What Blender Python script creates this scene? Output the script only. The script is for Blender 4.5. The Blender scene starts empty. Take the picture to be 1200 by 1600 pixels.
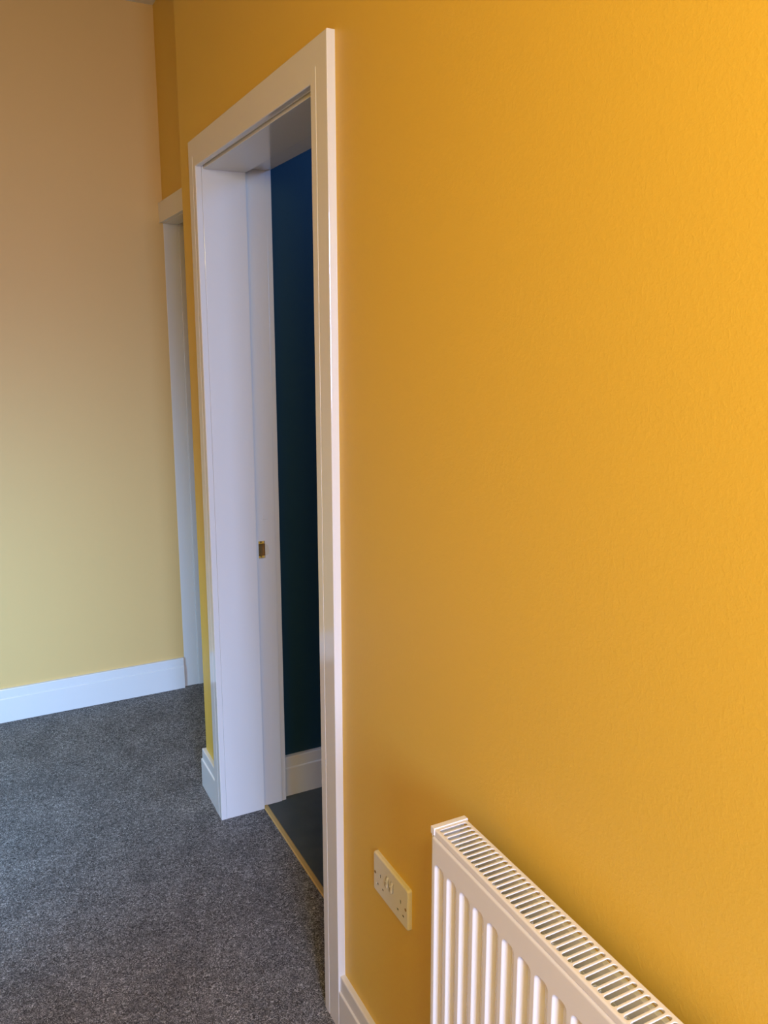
import bpy, bmesh, math, random
from mathutils import Vector, Matrix
random.seed(7)
scene = bpy.context.scene
COL = scene.collection
PI = math.pi

# ------------------------------------------------------------------ camera
CAM = (-0.6904, 0.0, 1.6135)
YAW, PITCH, ROLL, FPX, CX, CY = 0.47303, -0.18454, -0.00175, 1284.69, 595.58, 765.44
Fv = Vector((math.sin(YAW)*math.cos(PITCH), math.cos(YAW)*math.cos(PITCH), math.sin(PITCH)))
Rv = Vector((math.cos(YAW), -math.sin(YAW), 0))
Uv = Rv.cross(Fv)
c_, s_ = math.cos(ROLL), math.sin(ROLL)
R2, U2 = Rv*c_ + Uv*s_, -Rv*s_ + Uv*c_
cd = bpy.data.cameras.new('camera')
cam = bpy.data.objects.new('camera', cd); COL.objects.link(cam)
cam.matrix_world = Matrix(((R2.x, U2.x, -Fv.x, CAM[0]), (R2.y, U2.y, -Fv.y, CAM[1]), (R2.z, U2.z, -Fv.z, CAM[2]), (0, 0, 0, 1)))
cd.sensor_fit = 'VERTICAL'; cd.sensor_height = 36.0; cd.sensor_width = 27.0
cd.lens = FPX*36.0/1600.0
cd.shift_x = (600-CX)/1600.0; cd.shift_y = (CY-800)/1600.0
cd.clip_start = 0.02
scene.camera = cam

# ------------------------------------------------------------------ world, view, lights
w = bpy.data.worlds.new('world'); scene.world = w; w.use_nodes = True
w.node_tree.nodes['Background'].inputs[0].default_value = (0.55, 0.72, 1.0, 1)
w.node_tree.nodes['Background'].inputs[1].default_value = 0.0
vs = scene.view_settings
vs.view_transform = 'Standard'; vs.look = 'None'; vs.gamma = 1.0; vs.use_curve_mapping = False
vs.exposure = -0.05

def area(name, loc, target, sx, sy, energy, color, spread=180):
    l = bpy.data.lights.new(name, 'AREA'); l.shape = 'RECTANGLE'; l.size = sx; l.size_y = sy
    l.energy = energy; l.color = color; l.spread = math.radians(spread)
    o = bpy.data.objects.new(name, l); COL.objects.link(o); o.location = loc
    o.rotation_euler = (Vector(target)-Vector(loc)).to_track_quat('-Z', 'Y').to_euler()
    return o
LIGHTS = {
    # name: (energy, colour)
    'window_daylight': (74, (0.38, 0.54, 1.0)),
    'side_fill_light': (15, (0.24, 0.57, 1.0)),
    'pendant_light': (46, (1.0, 0.84, 0.25)),
    'blue_room_daylight': (7, (0.15, 0.40, 1.0)),
}
# daylight falling through the hall window behind the camera
area('window_daylight', (-0.9, -2.93, 1.75), (-0.75, 3.6, -1.5), 1.0, 1.4, *LIGHTS['window_daylight'], 86)
# added cool fill light off the left wall, brightens the lower far wall
area('side_fill_light', (-1.38, 2.05, 0.85), (-0.55, 3.65, -0.20), 0.34, 1.3, *LIGHTS['side_fill_light'], 105)
# ceiling lamp of the hall, close to the right wall
def lamp_light(name, loc, energy, color, r):
    l = bpy.data.lights.new(name, 'POINT'); l.energy = energy; l.color = color; l.shadow_soft_size = r
    o = bpy.data.objects.new(name, l); COL.objects.link(o); o.location = loc; return o
lamp_light('pendant_light', (-0.75, -0.45, 2.15), *LIGHTS['pendant_light'], 0.10)
# a little daylight in the dark blue room
area('blue_room_daylight', (1.3, 1.0, 2.6), (0.6, 2.56, 2.2), 0.5, 0.3, *LIGHTS['blue_room_daylight'], 150)

# ------------------------------------------------------------------ materials
def nt(m): return m.node_tree.nodes, m.node_tree.links
def paint(name, col, rough, bump=0.0, scale=200.0, spec=0.5, coat=0.0, dist=0.001, detail=3.0, fine=0.0):
    m = bpy.data.materials.new(name); m.use_nodes = True
    N, L = nt(m); b = N['Principled BSDF']
    b.inputs['Base Color'].default_value = (*col, 1)
    b.inputs['Roughness'].default_value = rough
    b.inputs['Specular IOR Level'].default_value = spec
    b.inputs['Coat Weight'].default_value = coat
    b.inputs['Coat Roughness'].default_value = 0.08
    if bump:
        tc = N.new('ShaderNodeTexCoord'); n = N.new('ShaderNodeTexNoise')
        n.inputs['Scale'].default_value = scale; n.inputs['Detail'].default_value = detail
        L.new(tc.outputs['Object'], n.inputs['Vector'])
        h = n.outputs['Fac']
        if fine:
            n2 = N.new('ShaderNodeTexNoise'); n2.inputs['Scale'].default_value = scale*0.32; n2.inputs['Detail'].default_value = 3
            n2.inputs['Distortion'].default_value = 0.5
            L.new(tc.outputs['Object'], n2.inputs['Vector'])
            r = N.new('ShaderNodeMapRange'); r.inputs[1].default_value = 0.45; r.inputs[2].default_value = 0.7
            L.new(n2.outputs['Fac'], r.inputs[0])
            mu = N.new('ShaderNodeMath'); mu.operation = 'MULTIPLY'; mu.inputs[1].default_value = fine
            L.new(r.outputs[0], mu.inputs[0])
            ad = N.new('ShaderNodeMath'); ad.operation = 'ADD'
            L.new(h, ad.inputs[0]); L.new(mu.outputs[0], ad.inputs[1]); h = ad.outputs[0]
        bp = N.new('ShaderNodeBump'); bp.inputs['Strength'].default_value = bump; bp.inputs['Distance'].default_value = dist
        L.new(h, bp.inputs['Height']); L.new(bp.outputs[0], b.inputs['Normal'])
    return m
M = {}
M['yellow'] = paint('yellow_wall_paint', (0.80, 0.51, 0.070), 0.45, 0.16, 420, 0.4, dist=0.001, fine=0.8)
M['far'] = paint('yellow_wall_paint_daylit', (0.80, 0.53, 0.205), 0.5, 0.25, 260, 0.35)  # same yellow paint, with the far wall's cool daylight mixed into the colour
M['blue'] = paint('dark_blue_wall_paint', (0.014, 0.050, 0.080), 0.5, 0.2, 220, 0.3)
M['ceil'] = paint('white_ceiling_paint', (0.78, 0.78, 0.76), 0.7, 0.2, 150, 0.2)
M['trim'] = paint('white_gloss_paint', (0.80, 0.77, 0.74), 0.11, 0.05, 60, 0.6, dist=0.0006)
M['rad'] = paint('white_radiator_enamel', (0.84, 0.80, 0.76), 0.20, 0, 1, 0.6)
M['plastic'] = paint('white_plastic', (0.80, 0.76, 0.68), 0.28, 0, 1, 0.5)
M['dark'] = paint('socket_hole_shade', (0.015, 0.012, 0.01), 0.8)
M['strip'] = paint('brass_yellow_strip', (0.56, 0.36, 0.11), 0.42, 0.3, 120, 0.5)
M['brass'] = paint('brass', (0.42, 0.26, 0.09), 0.38, 0.4, 300)
M['brass'].node_tree.nodes['Principled BSDF'].inputs['Metallic'].default_value = 0.8
M['wood'] = paint('bare_chiselled_wood', (0.11, 0.06, 0.03), 0.7, 0.6, 300)
M['fill'] = paint('cream_filler', (0.72, 0.66, 0.54), 0.5, 0.5, 300)
M['glass_frame'] = M['trim']

def carpet_mat():
    m = bpy.data.materials.new('grey_twist_pile_carpet'); m.use_nodes = True
    N, L = nt(m); b = N['Principled BSDF']
    b.inputs['Roughness'].default_value = 0.95; b.inputs['Specular IOR Level'].default_value = 0.1
    tc = N.new('ShaderNodeTexCoord')
    def noise(s, d, dist=0.0, r=0.5):
        n = N.new('ShaderNodeTexNoise'); n.inputs['Scale'].default_value = s; n.inputs['Detail'].default_value = d
        n.inputs['Distortion'].default_value = dist; n.inputs['Roughness'].default_value = r
        L.new(tc.outputs['Object'], n.inputs['Vector']); return n
    n1 = noise(165, 3, 2.0, 0.6)
    n2 = noise(7, 4, 0.8)
    n3 = noise(38, 4, 0.8, 0.6)
    cr = N.new('ShaderNodeValToRGB')
    e = cr.color_ramp.elements
    e[0].position = 0.36; e[0].color = (0.062, 0.058, 0.055, 1)
    e[1].position = 0.66; e[1].color = (0.70, 0.655, 0.62, 1)
    k = cr.color_ramp.elements.new(0.52); k.color = (0.205, 0.190, 0.180, 1)
    L.new(n1.outputs['Fac'], cr.inputs[0])
    def mul(fac_node, lo, hi, src):
        r = N.new('ShaderNodeMapRange'); r.inputs[1].default_value = 0.33; r.inputs[2].default_value = 0.67
        r.inputs[3].default_value = lo; r.inputs[4].default_value = hi
        L.new(fac_node.outputs['Fac'], r.inputs[0])
        x = N.new('ShaderNodeVectorMath'); x.operation = 'SCALE'
        L.new(src, x.inputs[0]); L.new(r.outputs[0], x.inputs['Scale']); return x.outputs[0]
    c1 = mul(n2, 0.85, 1.14, cr.outputs[0]); c2 = mul(n3, 0.88, 1.12, c1)
    L.new(c2, b.inputs['Base Color'])
    bp = N.new('ShaderNodeBump'); bp.inputs['Strength'].default_value = 1.0; bp.inputs['Distance'].default_value = 0.006
    L.new(n1.outputs['Fac'], bp.inputs['Height']); L.new(bp.outputs[0], b.inputs['Normal'])
    return m
M['carpet'] = carpet_mat()
M['vinyl'] = paint('dark_grey_green_floor', (0.060, 0.072, 0.070), 0.55, 0.3, 90, 0.35)
m = M['vinyl']; N, L = nt(m)
n = N.new('ShaderNodeTexNoise'); n.inputs['Scale'].default_value = 14; n.inputs['Detail'].default_value = 5
tc = N.new('ShaderNodeTexCoord'); L.new(tc.outputs['Object'], n.inputs['Vector'])
r = N.new('ShaderNodeValToRGB'); r.color_ramp.elements[0].color = (0.045, 0.055, 0.054, 1); r.color_ramp.elements[1].color = (0.085, 0.098, 0.095, 1)
L.new(n.outputs['Fac'], r.inputs[0]); L.new(r.outputs[0], N['Principled BSDF'].inputs['Base Color'])

# ------------------------------------------------------------------ helpers
def box(bm, x0, x1, y0, y1, z0, z1, bev=0.0, seg=2):
    vs_ = [bm.verts.new((x, y, z)) for x in (x0, x1) for y in (y0, y1) for z in (z0, z1)]
    f = [(0, 1, 3, 2), (4, 6, 7, 5), (0, 4, 5, 1), (2, 3, 7, 6), (0, 2, 6, 4), (1, 5, 7, 3)]
    fs = [bm.faces.new([vs_[i] for i in q]) for q in f]
    if bev:
        es = list({e for q in fs for e in q.edges})
        bmesh.ops.bevel(bm, geom=es, offset=bev, segments=seg, affect='EDGES', profile=0.6)
def obj(name, bm, m, parent=None, smooth=False, kind=None, label=None):
    bmesh.ops.recalc_face_normals(bm, faces=bm.faces)
    me = bpy.data.meshes.new(name); bm.to_mesh(me); bm.free()
    if isinstance(m, (list, tuple)):
        for q in m: me.materials.append(q)
    else: me.materials.append(m)
    if smooth:
        for p in me.polygons: p.use_smooth = True
    o = bpy.data.objects.new(name, me); COL.objects.link(o)
    if parent:
        o.parent = parent; o.matrix_parent_inverse = Matrix.Translation(-Vector(parent.location))
    if kind: o['kind'] = kind
    if label: o['label'] = label
    return o
def empty(name, loc, kind=None, label=None, cat=None):
    o = bpy.data.objects.new(name, None); COL.objects.link(o); o.location = loc; o.empty_display_size = 0.05
    if kind: o['kind'] = kind
    if label: o['label'] = label
    if cat: o['category'] = cat
    return o
def BM(): return bmesh.new()
def boxes(name, L_, m, parent=None, kind=None, label=None, bev=0.0):
    bm = BM()
    for b in L_: box(bm, *b, bev=bev)
    return obj(name, bm, m, parent, kind=kind, label=label)
def prism(bm, prof, f, t0, t1):
    """extrude closed 2D profile; f(u, v, t) -> xyz; t0/t1 may be functions of (u, v) for mitres"""
    g = (lambda q: q) 
    a = [bm.verts.new(f(u, v, t0(u, v) if callable(t0) else t0)) for u, v in prof]
    b = [bm.verts.new(f(u, v, t1(u, v) if callable(t1) else t1)) for u, v in prof]
    n_ = len(prof)
    for i in range(n_): bm.faces.new((a[i], a[(i+1) % n_], b[(i+1) % n_], b[i]))
    bm.faces.new(a); bm.faces.new(list(reversed(b)))

# ------------------------------------------------------------------ room shell
HC = 2.9317; XL = -1.55; YB = -3.0
YC, YF, XR = 2.7413, 3.6492, 0.1428      # outer corner, far wall, recessed wall
DY0, DY1, DH = 1.5962, 2.5302, 2.123     # rough opening of door 1
XW = 0.2035                              # room side face of right wall
boxes('wall_right', [(0, XW, YB, DY0, -0.03, HC), (0, XW, DY1, YC, -0.03, HC), (0, XW, DY0, DY1, DH, HC)], M['yellow'], kind='structure')
# recessed wall with the second doorway
D2Y0, D2Y1, D2H = YC+0.03, YF+0.03, 2.112
boxes('wall_recess', [(XR, XR+0.13, YC, YF+0.10, D2H, HC)], M['yellow'], kind='structure')
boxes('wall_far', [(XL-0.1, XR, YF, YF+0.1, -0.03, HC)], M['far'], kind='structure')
boxes('wall_left', [(XL-0.1, XL, YB, YF, -0.03, HC)], M['yellow'], kind='structure')
WX0, WX1, WZ0, WZ1 = -1.45, -0.35, 1.0, 2.5
boxes('wall_back', [(XL, WX0, YB-0.1, YB, -0.03, HC), (WX1, 0, YB-0.1, YB, -0.03, HC), (WX0, WX1, YB-0.1, YB, -0.03, WZ0), (WX0, WX1, YB-0.1, YB, WZ1, HC)], M['yellow'], kind='structure')
boxes('ceiling', [(XL-0.1, XR+0.13, YB-0.1, YF+0.1, HC, HC+0.05)], M['ceil'], kind='structure')
# floor: carpet slab up to the threshold strip and under the second doorway
FXC = 0.1345
bm = BM()
box(bm, XL, 0.0, YB, YF, -0.03, 0.0)
box(bm, 0.0, FXC, DY0, DY1, -0.03, 0.0)
box(bm, 0.0, 1.5, YC, YF+0.03, -0.03, 0.0)
obj('floor', bm, M['carpet'], kind='structure')
# window behind the camera
wn = empty('window_1', ((WX0+WX1)/2, YB-0.03, WZ0), kind='structure')
fr = [(WX0, WX0+0.05, YB-0.08, YB-0.02, WZ0, WZ1), (WX1-0.05, WX1, YB-0.08, YB-0.02, WZ0, WZ1),
      (WX0, WX1, YB-0.08, YB-0.02, WZ0, WZ0+0.05), (WX0, WX1, YB-0.08, YB-0.02, WZ1-0.05, WZ1)]
boxes('frame_bars', fr, M['trim'], wn)

# made-up frame on the solid left wall, added to go with the side fill
w2 = empty('side_fill_frame', (XL, 2.1, 0.15), kind='structure')
fr = [(XL, XL+0.02, 1.62, 1.69, 0.15, 1.6), (XL, XL+0.02, 2.51, 2.58, 0.15, 1.6), (XL, XL+0.02, 1.69, 2.51, 0.15, 0.22), (XL, XL+0.02, 1.69, 2.51, 1.53, 1.6)]
boxes('frame_bars', fr, M['trim'], w2)

# ------------------------------------------------------------------ blue room behind the first doorway
BY = 2.5592
boxes('wall_blue_room_far', [(XW, 2.0, BY+0.003, BY+0.05, -0.03, HC)], M['blue'], kind='structure')
boxes('wall_blue_room_side', [(2.0, 2.05, 0.2, BY+0.05, -0.03, HC), (XW, 2.0, 0.15, 0.2, -0.03, HC)], M['blue'], kind='structure')
boxes('wall_blue_room_front', [(XW+0.0005, XW+0.006, 0.2, DY0, -0.03, HC), (XW+0.0005, XW+0.006, DY0, BY, DH+0.05, HC), ], M['blue'], kind='structure')
boxes('ceiling_blue_room', [(XW, 2.05, 0.15, BY+0.05, HC, HC+0.05)], M['ceil'], kind='structure')
boxes('floor_blue_room', [(0.1500, XW, DY0, DY1, -0.03, 0.003), (XW, 2.0, 0.2, BY, -0.03, 0.003)], M['vinyl'], kind='structure')
# room behind the second doorway
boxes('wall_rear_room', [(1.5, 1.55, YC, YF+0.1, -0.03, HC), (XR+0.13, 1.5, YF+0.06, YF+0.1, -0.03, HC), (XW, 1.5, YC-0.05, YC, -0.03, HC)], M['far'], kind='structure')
boxes('ceiling_rear_room', [(XR+0.13, 1.55, YC-0.05, YF+0.1, HC, HC+0.05)], M['ceil'], kind='structure')

# ------------------------------------------------------------------ skirting
HB = 0.146
SK = [(0, 0), (0.0168, 0), (0.0168, 0.1035), (0.0160, 0.1052), (0.0130, 0.1072), (0.0129, 0.1432), (0.0118, 0.1456), (0.0100, HB), (0, HB)]
def skirt(name, f, t0, t1):
    bm = BM(); prism(bm, SK, f, t0, t1); return obj(name, bm, M['trim'], kind='structure')
skirt('baseboard_right', lambda u, v, t: (-u, t, v), YB, 1.5375)
skirt('baseboard_far', lambda u, v, t: (t, YF-u, v), XL, 0.1376)
skirt('baseboard_left', lambda u, v, t: (XL+u, t, v), YB, YF-0.017)
skirt('baseboard_back', lambda u, v, t: (t, YB+u, v), XL+0.017, -0.017)
skirt('baseboard_blue_room', lambda u, v, t: (t, BY+0.003-u*1.3, v+0.003), XW+0.019, 2.0)
bm = BM()
prism(bm, SK, lambda u, v, t: (-u, t, v), 2.5805, lambda u, v: YC+u)
prism(bm, SK, lambda u, v, t: (t, YC+u, v), lambda u, v: -u, XR-0.018)
obj('baseboard_corner', bm, M['trim'], kind='structure')

# ------------------------------------------------------------------ first doorway
T = 0.0175
YLo, YLi, YRo, YRi, HTo, HTi = 2.5790, 2.5057, 1.5378, 1.6212, 2.1830, 2.1045
d1 = empty('door_1', (0.0, (YLi+YRi)/2, 0), kind='structure')
def arch_prof(wd):
    # u across from inner edge (0) to outer edge (wd), v = thickness; groove near inner edge
    g = 0.029
    return [(0, 0), (0, T-0.0022), (0.0007, T-0.0008), (0.0022, T), (g-0.0020, T), (g-0.0008, T-0.0026), (g+0.0008, T-0.0026), (g+0.0020, T), (wd-0.0016, T), (wd-0.0004, T-0.0006), (wd, T-0.002), (wd, 0)]
wl, wr_, wh = YLo-YLi, YRi-YRo, HTo-HTi
def architrave(parent, f3, yl, yr, hi, wl, wr, wh, floor=0.0):
    # f3(depth, y, z); left leg at large y, right leg at small y
    for wd, y0, sg in ((wl, yl, 1), (wr, yr, -1)):
        if wd <= 0: continue
        bm = BM(); prism(bm, arch_prof(wd), lambda u, v, t: f3(v, y0+sg*u, t), floor, lambda u, v, wd=wd: hi+u*wh/wd)
        obj('architrave_leg', bm, M['trim'], parent)
    bm = BM(); prism(bm, [p for p in arch_prof(wh) if not 0.02 < p[0] < 0.04], lambda u, v, t: f3(v, t, hi+u), lambda u, v: yr-u*wr/wh, lambda u, v: yl+u*wl/wh)
    obj('architrave_head', bm, M['trim'], parent)
architrave(d1, lambda v, y, z: (-v, y, z), YLi, YRi, HTi, wl, wr_, wh)
# linings: thick front part forms the stop, thinner rebated part behind it carries the strike plate
YJ, YJR, ZJ = 2.5048, 1.6220, 2.0979
XS, RB = 0.1352, 0.0145
HX0, HX1, HZ0, HZ1 = 0.1455, 0.1680, 0.8935, 0.9520   # strike cut-out
bm = BM()
box(bm, 0.0006, XS, YJ, DY1, 0, ZJ+0.02, bev=0.0012)
obj('jamb_lining', bm, M['trim'], d1)
bm = BM()
yb = YJ+RB
for b in ((XS, HX0, yb, DY1, 0, ZJ+0.02), (HX1, XW, yb, DY1, 0, ZJ+0.02), (HX0, HX1, yb, DY1, 0, HZ0), (HX0, HX1, yb, DY1, HZ1, ZJ+0.02)): box(bm, *b)
# rough chipped paint around the cut-out
jb = obj('rebate_lining', bm, M['trim'], d1)
bm = BM(); box(bm, 0.0006, XS, DY0, YJR, 0, ZJ+0.02, bev=0.0012); obj('jamb_lining', bm, M['trim'], d1)
bm = BM(); box(bm, XS, XW, DY0, YJR-RB, 0, ZJ+0.02); obj('rebate_lining', bm, M['trim'], d1)
bm = BM(); box(bm, 0.0051, XS, YJR, YJ, ZJ, DH-0.0005, bev=0.0010); obj('head_lining', bm, M['trim'], d1)
bm = BM(); box(bm, XS, XW, YJR-RB, YJ+RB, ZJ+RB, DH-0.0005); obj('head_rebate_lining', bm, M['trim'], d1)
# room side architrave
XA = XW
bm = BM(); box(bm, XA, XA+0.018, yb+0.003, BY+0.003, 0.0, DH+0.06, bev=0.002); obj('architrave_leg', bm, M['trim'], d1)
bm = BM(); box(bm, XA, XA+0.018, YJR-RB-0.073, YJR-RB-0.003, 0.0, DH+0.06, bev=0.002); obj('architrave_leg', bm, M['trim'], d1)
bm = BM(); box(bm, XA, XA+0.018, YJR-RB-0.003, yb+0.003, ZJ+RB+0.004, DH+0.06, bev=0.002); obj('architrave_head', bm, M['trim'], d1)
# strike
st = empty('strike_keep', (0.157, yb, 0.92)); st.parent = d1; st.matrix_parent_inverse = Matrix.Translation(-Vector(d1.location)); st['label'] = 'worn brass latch keep in a chiselled hole'
def poly_plate(bm, pts, y0, y1):
    a = [bm.verts.new((x, y0, z)) for x, z in pts]; b = [bm.verts.new((x, y1, z)) for x, z in pts]
    n_ = len(pts)
    for i in range(n_): bm.faces.new((a[i], a[(i+1) % n_], b[(i+1) % n_], b[i]))
    bm.faces.new(a); bm.faces.new(list(reversed(b)))
def kid(name, bm, m, parent, loc, label=None):
    o = obj(name, bm, m, None, label=label); o.parent = parent
    o.matrix_parent_inverse = Matrix.Translation(-Vector(loc)); return o
SL = (0.157, yb, 0.92)
bm = BM(); box(bm, HX0-0.002, HX1+0.002, yb+0.012, yb+0.0135, HZ0-0.002, HZ1+0.002)
kid('chiselled_recess', bm, M['wood'], st, SL)
bm = BM()   # brass box lining the middle of the hole
box(bm, HX0+0.001, HX1-0.0005, yb+0.0095, yb+0.0105, 0.903, 0.9405)
box(bm, HX0+0.0005, HX0+0.0018, yb+0.001, yb+0.0105, 0.903, 0.9405)
box(bm, HX1-0.0018, HX1-0.0005, yb-0.0003, yb+0.0105, 0.903, 0.9405)
box(bm, HX0+0.001, HX1-0.001, yb+0.002, yb+0.0105, 0.9020, 0.9032)
box(bm, HX0+0.001, HX1-0.001, yb+0.002, yb+0.0105, 0.9400, 0.9412)
kid('brass_box', bm, M['brass'], st, SL)
for zc in (0.8975, 0.9465):
    bm = BM(); bmesh.ops.create_cone(bm, cap_ends=True, segments=20, radius1=0.0034, radius2=0.0028, depth=0.002, matrix=Matrix.Translation((0.1575, yb+0.0105, zc)) @ Matrix.Rotation(PI/2, 4, 'X'))
    kid('screw', bm, M['brass'], st, SL)
bm = BM(); poly_plate(bm, [(HX1, 0.902), (0.1795, 0.905), (0.1812, 0.92), (0.1785, 0.9345), (0.1735, 0.939), (HX1, 0.9445)], yb-0.0008, yb+0.001)
kid('filler_patch', bm, M['fill'], st, SL)
# painted-over filler bumps above the strike
def blob(cx, cz, rx, rz, h, name):
    bm = BM(); bmesh.ops.create_icosphere(bm, subdivisions=3, radius=1.0)
    for v in bm.verts:
        k = 1+0.25*math.sin(5*v.co.x+3*v.co.z)
        v.co = Vector((cx+v.co.x*rx*k, yb+v.co.y*h, cz+v.co.z*rz*k))
    o = obj(name, bm, M['trim'], d1, smooth=True)
blob(0.1635, 1.030, 0.0035, 0.0075, 0.0011, 'painted_filler')
blob(0.1745, 1.026, 0.008, 0.0025, 0.0008, 'painted_filler')

# threshold strip
bm = BM()
n_ = 40
pr = [(0.1335, -0.004), (0.1345, 0.0015), (0.1375, 0.0042), (0.1475, 0.0048), (0.1510, 0.0030), (0.1512, -0.004)]
prism(bm, pr, lambda u, v, t: (u, t, v), DY0+0.012, yb)
o = obj('threshold_strip', bm, M['strip'])
o['label'] = 'thin yellow brass threshold strip between grey carpet and dark floor'; o['category'] = 'threshold strip'

# ------------------------------------------------------------------ second doorway
d2 = empty('door_2', (XR, (D2Y0+D2Y1)/2, 0), kind='structure')
bm = BM(); box(bm, XR-T, XR, YC+0.001, YF, 2.0855, 2.1667, bev=0.0012); obj('architrave_head', bm, M['trim'], d2)
bm = BM(); box(bm, XR-T, XR, YC+0.001, YC+0.062, 0, 2.0855, bev=0.0012); obj('architrave_leg', bm, M['trim'], d2)
J2 = YF-0.0005
bm = BM(); box(bm, XR-0.0005, 0.2066, J2, D2Y1, 0, 2.11, bev=0.001); obj('jamb_lining', bm, M['trim'], d2)
bm = BM(); box(bm, 0.2066, 0.2728, J2-0.004, D2Y1, 0, 2.11, bev=0.0012); obj('rebate_lining', bm, M['trim'], d2)
bm = BM(); box(bm, XR, 0.2066, YC, YC+0.045, 0, 2.11, bev=0.001); obj('jamb_lining', bm, M['trim'], d2)
bm = BM(); box(bm, 0.2066, 0.2728, YC, YC+0.03, 0, 2.11); obj('rebate_lining', bm, M['trim'], d2)
bm = BM(); box(bm, XR, 0.2066, YC+0.045, J2, 2.0835, 2.1115, bev=0.001); obj('head_lining', bm, M['trim'], d2)
bm = BM(); box(bm, 0.2066, 0.2728, YC+0.03, J2+0.0145, 2.0975, 2.1115); obj('head_rebate_lining', bm, M['trim'], d2)

# ------------------------------------------------------------------ double socket
SY, SZ = 1.3690, 0.4865      # left-bottom corner seen from the hall (large y is left)
SW, SH = 0.1465, 0.0870
sk = empty('double_socket', (0, SY-SW/2, SZ), label='white double switched plug socket on yellow wall left of radiator', cat='socket')
def sp(u, v, d): return (-d, SY-u, SZ+v)
def rrect(w_, h_, r, n_=6, x0=0, y0=0):
    P = []
    for cx, cy, a0 in ((w_-r, h_-r, 0), (r, h_-r, 90), (r, r, 180), (w_-r, r, 270)):
        for i in range(n_+1):
            a = math.radians(a0+90*i/n_); P.append((x0+cx+r*math.cos(a), y0+cy+r*math.sin(a)))
    return P
HOLES = []
for c in (0.0300, 0.1165):
    HOLES += [(c-0.0022, 0.0410, 0.0046, 0.0090), (c-0.0148, 0.0195, 0.0074, 0.0048), (c+0.0076, 0.0195, 0.0074, 0.0048)]
# plate: rounded, slightly domed rim
bm = BM()
rings = [(0.0, 0.0, 0.005), (0.0, 0.0058, 0.005), (0.0008, 0.0080, 0.0048), (0.0026, 0.0092, 0.0040)]
loops = []
for ins, d, r in rings:
    loops.append([bm.verts.new(sp(u, v, d)) for u, v in rrect(SW-2*ins, SH-2*ins, r, 6, ins, ins)])
for a, b in zip(loops, loops[1:]):
    for i in range(len(a)): bm.faces.new((a[i], a[(i+1) % len(a)], b[(i+1) % len(a)], b[i]))
# front face with holes: triangle fill between outer loop and hole loops
edges = []
lp = loops[-1]
for i in range(len(lp)): edges.append(bm.edges.get((lp[i], lp[(i+1) % len(lp)])))
hl = []
for (u, v, w_, h_) in HOLES:
    q = [bm.verts.new(sp(a, b, 0.0092)) for a, b in rrect(w_, h_, 0.0009, 3, u, v)]; hl.append(q)
    for i in range(len(q)): edges.append(bm.edges.new((q[i], q[(i+1) % len(q)])))
bmesh.ops.triangle_fill(bm, use_beauty=True, use_dissolve=False, edges=edges)
for q in hl:
    inn = [bm.verts.new((-0.0080, v.co.y, v.co.z)) for v in q]
    for i in range(len(q)): bm.faces.new((q[i], q[(i+1) % len(q)], inn[(i+1) % len(q)], inn[i]))
obj('faceplate', bm, M['plastic'], sk)
bm = BM(); box(bm, -0.0081, -0.0078, SY-SW+0.008, SY-0.008, SZ+0.012, SZ+SH-0.012); obj('hole_shade_sheet', bm, M['dark'], sk)  # near-black sheet stands in for the shade inside the holes
for u in (0.0575, 0.0765):
    bm = BM()
    # tilted rocker: bottom proud of the plate
    W2, prof = 0.0078, [(0.0440, 0.0088), (0.0440, 0.0136), (0.0455, 0.0148), (0.0545, 0.0112), (0.0650, 0.0102), (0.0665, 0.0088)]
    prism(bm, [(v, d) for v, d in prof], lambda a, b, t: sp(t, a, b), u, u+2*W2*0.75)
    es = list(bm.edges); bmesh.ops.bevel(bm, geom=es, offset=0.0011, segments=2, affect='EDGES')
    obj('rocker_switch', bm, M['plastic'], sk, smooth=True)
for u in (0.0085, 0.1380):
    bm = BM(); bmesh.ops.create_cone(bm, cap_ends=True, segments=20, radius1=0.0032, radius2=0.0028, depth=0.001,
        matrix=Matrix.Translation(sp(u, 0.0425, 0.0093)) @ Matrix.Rotation(PI/2, 4, 'Y'))
    obj('screw', bm, M['brass'], sk)

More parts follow.
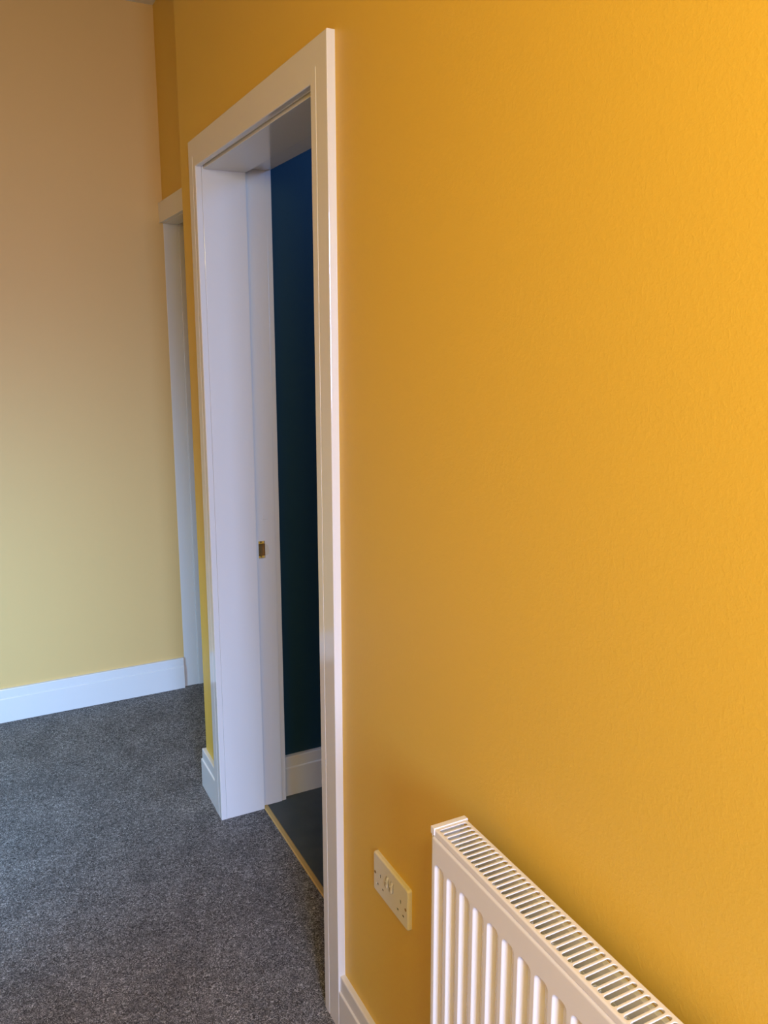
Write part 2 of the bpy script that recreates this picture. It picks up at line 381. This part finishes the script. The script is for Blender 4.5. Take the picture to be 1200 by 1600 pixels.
# ------------------------------------------------------------------ radiator
RX0, RX1 = -0.1034, -0.0450       # front and back of the grille
RZ, RZB = 0.8782, 0.178
RY1, RY0 = 0.9790, -0.121
rad = empty('radiator', ((RX0+RX1)/2, (RY0+RY1)/2, RZB), label='white ribbed panel radiator with slotted top grille on yellow wall', cat='radiator')
PIT = 0.0352; F0 = 0.9680          # flute pitch and the first flute's far edge
def flute_panel(name, xf, sgn, xb, ylo, yhi):
    """pressed steel panel: height field in (y, z); sgn -1 = faces the hall"""
    bm = BM()
    ys = []; y = yhi
    while y > ylo+1e-6: ys.append(y); y -= (0.0008 if sgn < 0 else 0.0016)
    ys.append(ylo)
    zt, zb_ = 0.8665, RZB+0.005
    zs = [zt-0.0009*i for i in range(0, 64)]
    z = zs[-1]
    zlow = zb_+0.060
    while z-0.05 > zlow: z -= 0.05; zs.append(z)
    zs += [zlow - 0.002*i for i in range(0, 31)]
    RT, RBm = 0.8235, zb_+0.030      # recess top and bottom
    Wd = PIT*0.76; D = 0.0068; SLP = 0.0052
    nfl = int((yhi-ylo-0.02)/PIT)
    def depth(y, z):
        k = (F0-y)/PIT; i = math.floor(k)
        d = 0.0
        if 0 <= i < nfl:
            uy = (F0-y)-i*PIT
            cyy, hy = Wd/2, Wd/2
            czz, hz = (RT+RBm)/2, (RT-RBm)/2
            r = 0.0095
            qx, qz = abs(uy-cyy)-hy+r, abs(z-czz)-hz+r
            s = math.hypot(max(qx, 0), max(qz, 0))+min(max(qx, qz), 0)-r
            t = min(max(-s/SLP, 0), 1, max((Wd-uy)/0.0125, 0)); d = D*(0.8*t+0.2*t*t*(3-2*t))
        # rolled top and bottom edges
        for e, R_ in ((zt-z, 0.006), (z-(zb_), 0.006)):
            if e < R_: d = max(d, R_-math.sqrt(max(R_*R_-(R_-e)**2, 0)))
        return d
    V = [[bm.verts.new((xf-sgn*depth(y, z), y, z)) for y in ys] for z in zs]
    for a in range(len(zs)-1):
        for b in range(len(ys)-1): bm.faces.new((V[a][b], V[a+1][b], V[a+1][b+1], V[a][b+1]))
    # back skin and rims
    Bk = [[bm.verts.new((xb, y, z)) for y in (ys[0], ys[-1])] for z in (zs[0], zs[-1])]
    bm.faces.new([Bk[0][0], Bk[0][1], Bk[1][1], Bk[1][0]])
    bm.faces.new([*V[0], Bk[0][1], Bk[0][0]]); bm.faces.new([*V[-1], Bk[1][1], Bk[1][0]])
    bm.faces.new([*[V[a][0] for a in range(len(zs))], Bk[1][0], Bk[0][0]])
    bm.faces.new([*[V[a][-1] for a in range(len(zs))], Bk[1][1], Bk[0][1]])
    o = obj(name, bm, M['rad'], rad, smooth=True)
    md = o.modifiers.new('es', 'EDGE_SPLIT'); md.split_angle = math.radians(50)
    return o
flute_panel('front_panel', RX0-0.0012, -1, RX0+0.0112, RY0+0.005, RY1-0.0045)
flute_panel('rear_panel', RX1+0.002, 1, RX1-0.0095, RY0+0.005, RY1-0.0045)
# convector fins: folded steel sheet between the panels
bm = BM()
x0, x1 = RX0+0.0118, RX1-0.0100
y = RY1-0.020; pts = []
while y > RY0+0.03:
    pts += [(x0, y), (x0, y-0.010), (x1-0.010, y-0.0130), (x1-0.010, y-0.0225)]; y -= PIT*0.75
for zt, zb2 in ((0.842, 0.215),):
    for off in (0.0,):
        a = [bm.verts.new((p[0], p[1], zt)) for p in pts]; b = [bm.verts.new((p[0], p[1], zb2)) for p in pts]
        a2 = [bm.verts.new((p[0]+0.0005, p[1]-0.0007, zt)) for p in pts]; b2 = [bm.verts.new((p[0]+0.0005, p[1]-0.0007, zb2)) for p in pts]
        for i in range(len(pts)-1):
            bm.faces.new((a[i], a[i+1], b[i+1], b[i])); bm.faces.new((a2[i+1], a2[i], b2[i], b2[i+1])); bm.faces.new((a[i+1], a[i], a2[i], a2[i+1]))
obj('convector_fins', bm, M['rad'], rad)
# top grille with rounded slots
bm = BM()
GT = RZ; gy1, gy0 = RY1-0.001, RY0+0.001
SP = 0.01052
nsl = int((gy1-gy0-0.022)/SP)
xa, xb_ = -0.0990, -0.0508
prev_y = gy1
def strip(bm, y0, y1, x0=RX0, x1=RX1):
    pass
outer_hole_loops = []
segs = 5
# grille plane built as cells: each cell one slot, filled by bridging
def cell(yc):
    """one slot cell spanning yc +- SP/2 over the grille width"""
    r = 0.0039; hw = r
    # slot loop (capsule along x)
    lp = []
    for i in range(segs+1):
        a = -PI/2+PI*i/segs; lp.append((xb_-r+r*math.cos(a), yc+r*math.sin(a)))
    for i in range(segs+1):
        a = PI/2+PI*i/segs; lp.append((xa+r+r*math.cos(a), yc+r*math.sin(a)))
    ya_, yb_ = yc-SP/2, yc+SP/2
    outer = []
    xo1, xo0 = RX1-0.0025, RX0+0.0025
    for (x, y) in lp:
        # project to the rectangle
        if xa+r <= x <= xb_-r and False: pass
        outer.append(None)
    n1 = segs+1
    o = []
    for i in range(n1):
        t = i/segs
        if i == 0: o.append((xb_-r, ya_))
        elif i == segs: o.append((xb_-r, yb_))
        else: o.append((xo1, ya_+(yb_-ya_)*(i-1)/(segs-2)))
    for i in range(n1):
        if i == 0: o.append((xa+r, yb_))
        elif i == segs: o.append((xa+r, ya_))
        else: o.append((xo0, yb_-(yb_-ya_)*(i-1)/(segs-2)))
    # inner lip is rolled down slightly
    A = [bm.verts.new((x, y, GT)) for x, y in o]
    mid = [bm.verts.new((x+(0.0005 if x < -0.09 else 0)*0, y, GT-0.0001)) for x, y in lp]
    def grow(k, dz):
        out = []
        for (x, y) in lp:
            cxp = min(max(x, xa+r), xb_-r); dx, dy = x-cxp, y-yc
            l = math.hypot(dx, dy) or 1
            out.append(bm.verts.new((x-dx/l*k, y-dy/l*k, GT-dz)))
        return out
    B1 = grow(0.0004, 0.0006); B2 = grow(0.0005, 0.0013)
    n2 = len(lp)
    for P_, Q_ in ((A, mid), (mid, B1), (B1, B2)):
        for i in range(n2):
            j = (i+1) % n2
            bm.faces.new((P_[i], P_[j], Q_[j], Q_[i]))
y = gy1-0.011-SP/2+0.0
ystart = y+SP/2
for i in range(nsl): cell(y); y -= SP
yend = y+SP/2
# rims: rounded long edges with skirts, and the plain ends
def rimprof(side):
    xo = RX0 if side < 0 else RX1; s = -1 if side < 0 else 1
    P = [(xo-s*0.0025, GT)]
    for i in range(1, 5):
        a = math.radians(90*i/4); P.append((xo-s*0.0025+s*0.0025*math.sin(a), GT-0.0025+0.0025*math.cos(a)))
    P.append((xo, GT-0.0105)); P.append((xo-s*0.001, GT-0.0105)); P.append((xo-s*0.001, GT-0.0030)); P.append((xo-s*0.0025, GT-0.0014))
    return P
for sd in (-1, 1): prism(bm, rimprof(sd), lambda u, v, t: (u, t, v), gy0, gy1)
for a, b in ((ystart, gy1), (gy0, yend)):
    v_ = [bm.verts.new(p) for p in ((RX0+0.0025, a, GT), (RX1-0.0025, a, GT), (RX1-0.0025, b, GT), (RX0+0.0025, b, GT))]; bm.faces.new(v_)
obj('top_grille', bm, M['rad'], rad)
# side panels with a rolled lip lapping over the grille ends
for yo, s in ((RY1, 1), (RY0, -1)):
    bm = BM()
    y0_, y1_ = sorted((yo-s*0.0018, yo+s*0.0012))
    box(bm, RX0+0.0008, RX1-0.0008, y0_, y1_, RZB+0.01, RZ+0.0014, bev=0.0007)
    y0_, y1_ = sorted((yo-s*0.0085, yo+s*0.0012))
    box(bm, RX0-0.0012, RX1+0.0012, y0_, y1_, RZ-0.0004, RZ+0.0016, bev=0.0009, seg=3)
    box(bm, RX0-0.0013, RX0+0.0003, y0_, y1_, RZ-0.0100, RZ+0.0010, bev=0.0006)
    box(bm, RX1-0.0003, RX1+0.0013, y0_, y1_, RZ-0.0100, RZ+0.0010, bev=0.0006)
    obj('side_panel', bm, M['rad'], rad)
for yy in (RY1-0.16, RY0+0.16):
    bm = BM(); box(bm, RX1+0.003, -0.0008, yy-0.02, yy+0.02, RZB+0.04, RZ-0.13); obj('wall_bracket', bm, M['rad'], rad)
# valve and pipe to the floor at the far end
bm = BM()
def cyl(bm, p, q, r, n_=20):
    p, q = Vector(p), Vector(q); d = q-p
    bmesh.ops.create_cone(bm, cap_ends=True, segments=n_, radius1=r, radius2=r, depth=d.length, matrix=Matrix.Translation((p+q)/2) @ d.to_track_quat('Z', 'Y').to_matrix().to_4x4())
yv = RY0-0.03
cyl(bm, (-0.075, yv, 0.0), (-0.075, yv, 0.20), 0.0075); cyl(bm, (-0.075, yv, 0.205), (-0.075, RY0+0.01, 0.205), 0.009); cyl(bm, (-0.075, yv, 0.20), (-0.075, yv, 0.27), 0.017)
obj('valve', bm, M['rad'], rad, smooth=False)

# pendant lamp over the hall behind the camera
pl = empty('pendant_lamp', (-0.75, -0.45, HC), label='small white pendant lamp hanging from the hall ceiling behind the camera', cat='lamp')
bm = BM(); cyl(bm, (-0.75, -0.45, 2.30), (-0.75, -0.45, HC), 0.003, 8); obj('cord', bm, M['plastic'], pl)
bm = BM(); cyl(bm, (-0.75, -0.45, 2.265), (-0.75, -0.45, 2.31), 0.018); obj('lamp_holder', bm, M['plastic'], pl)
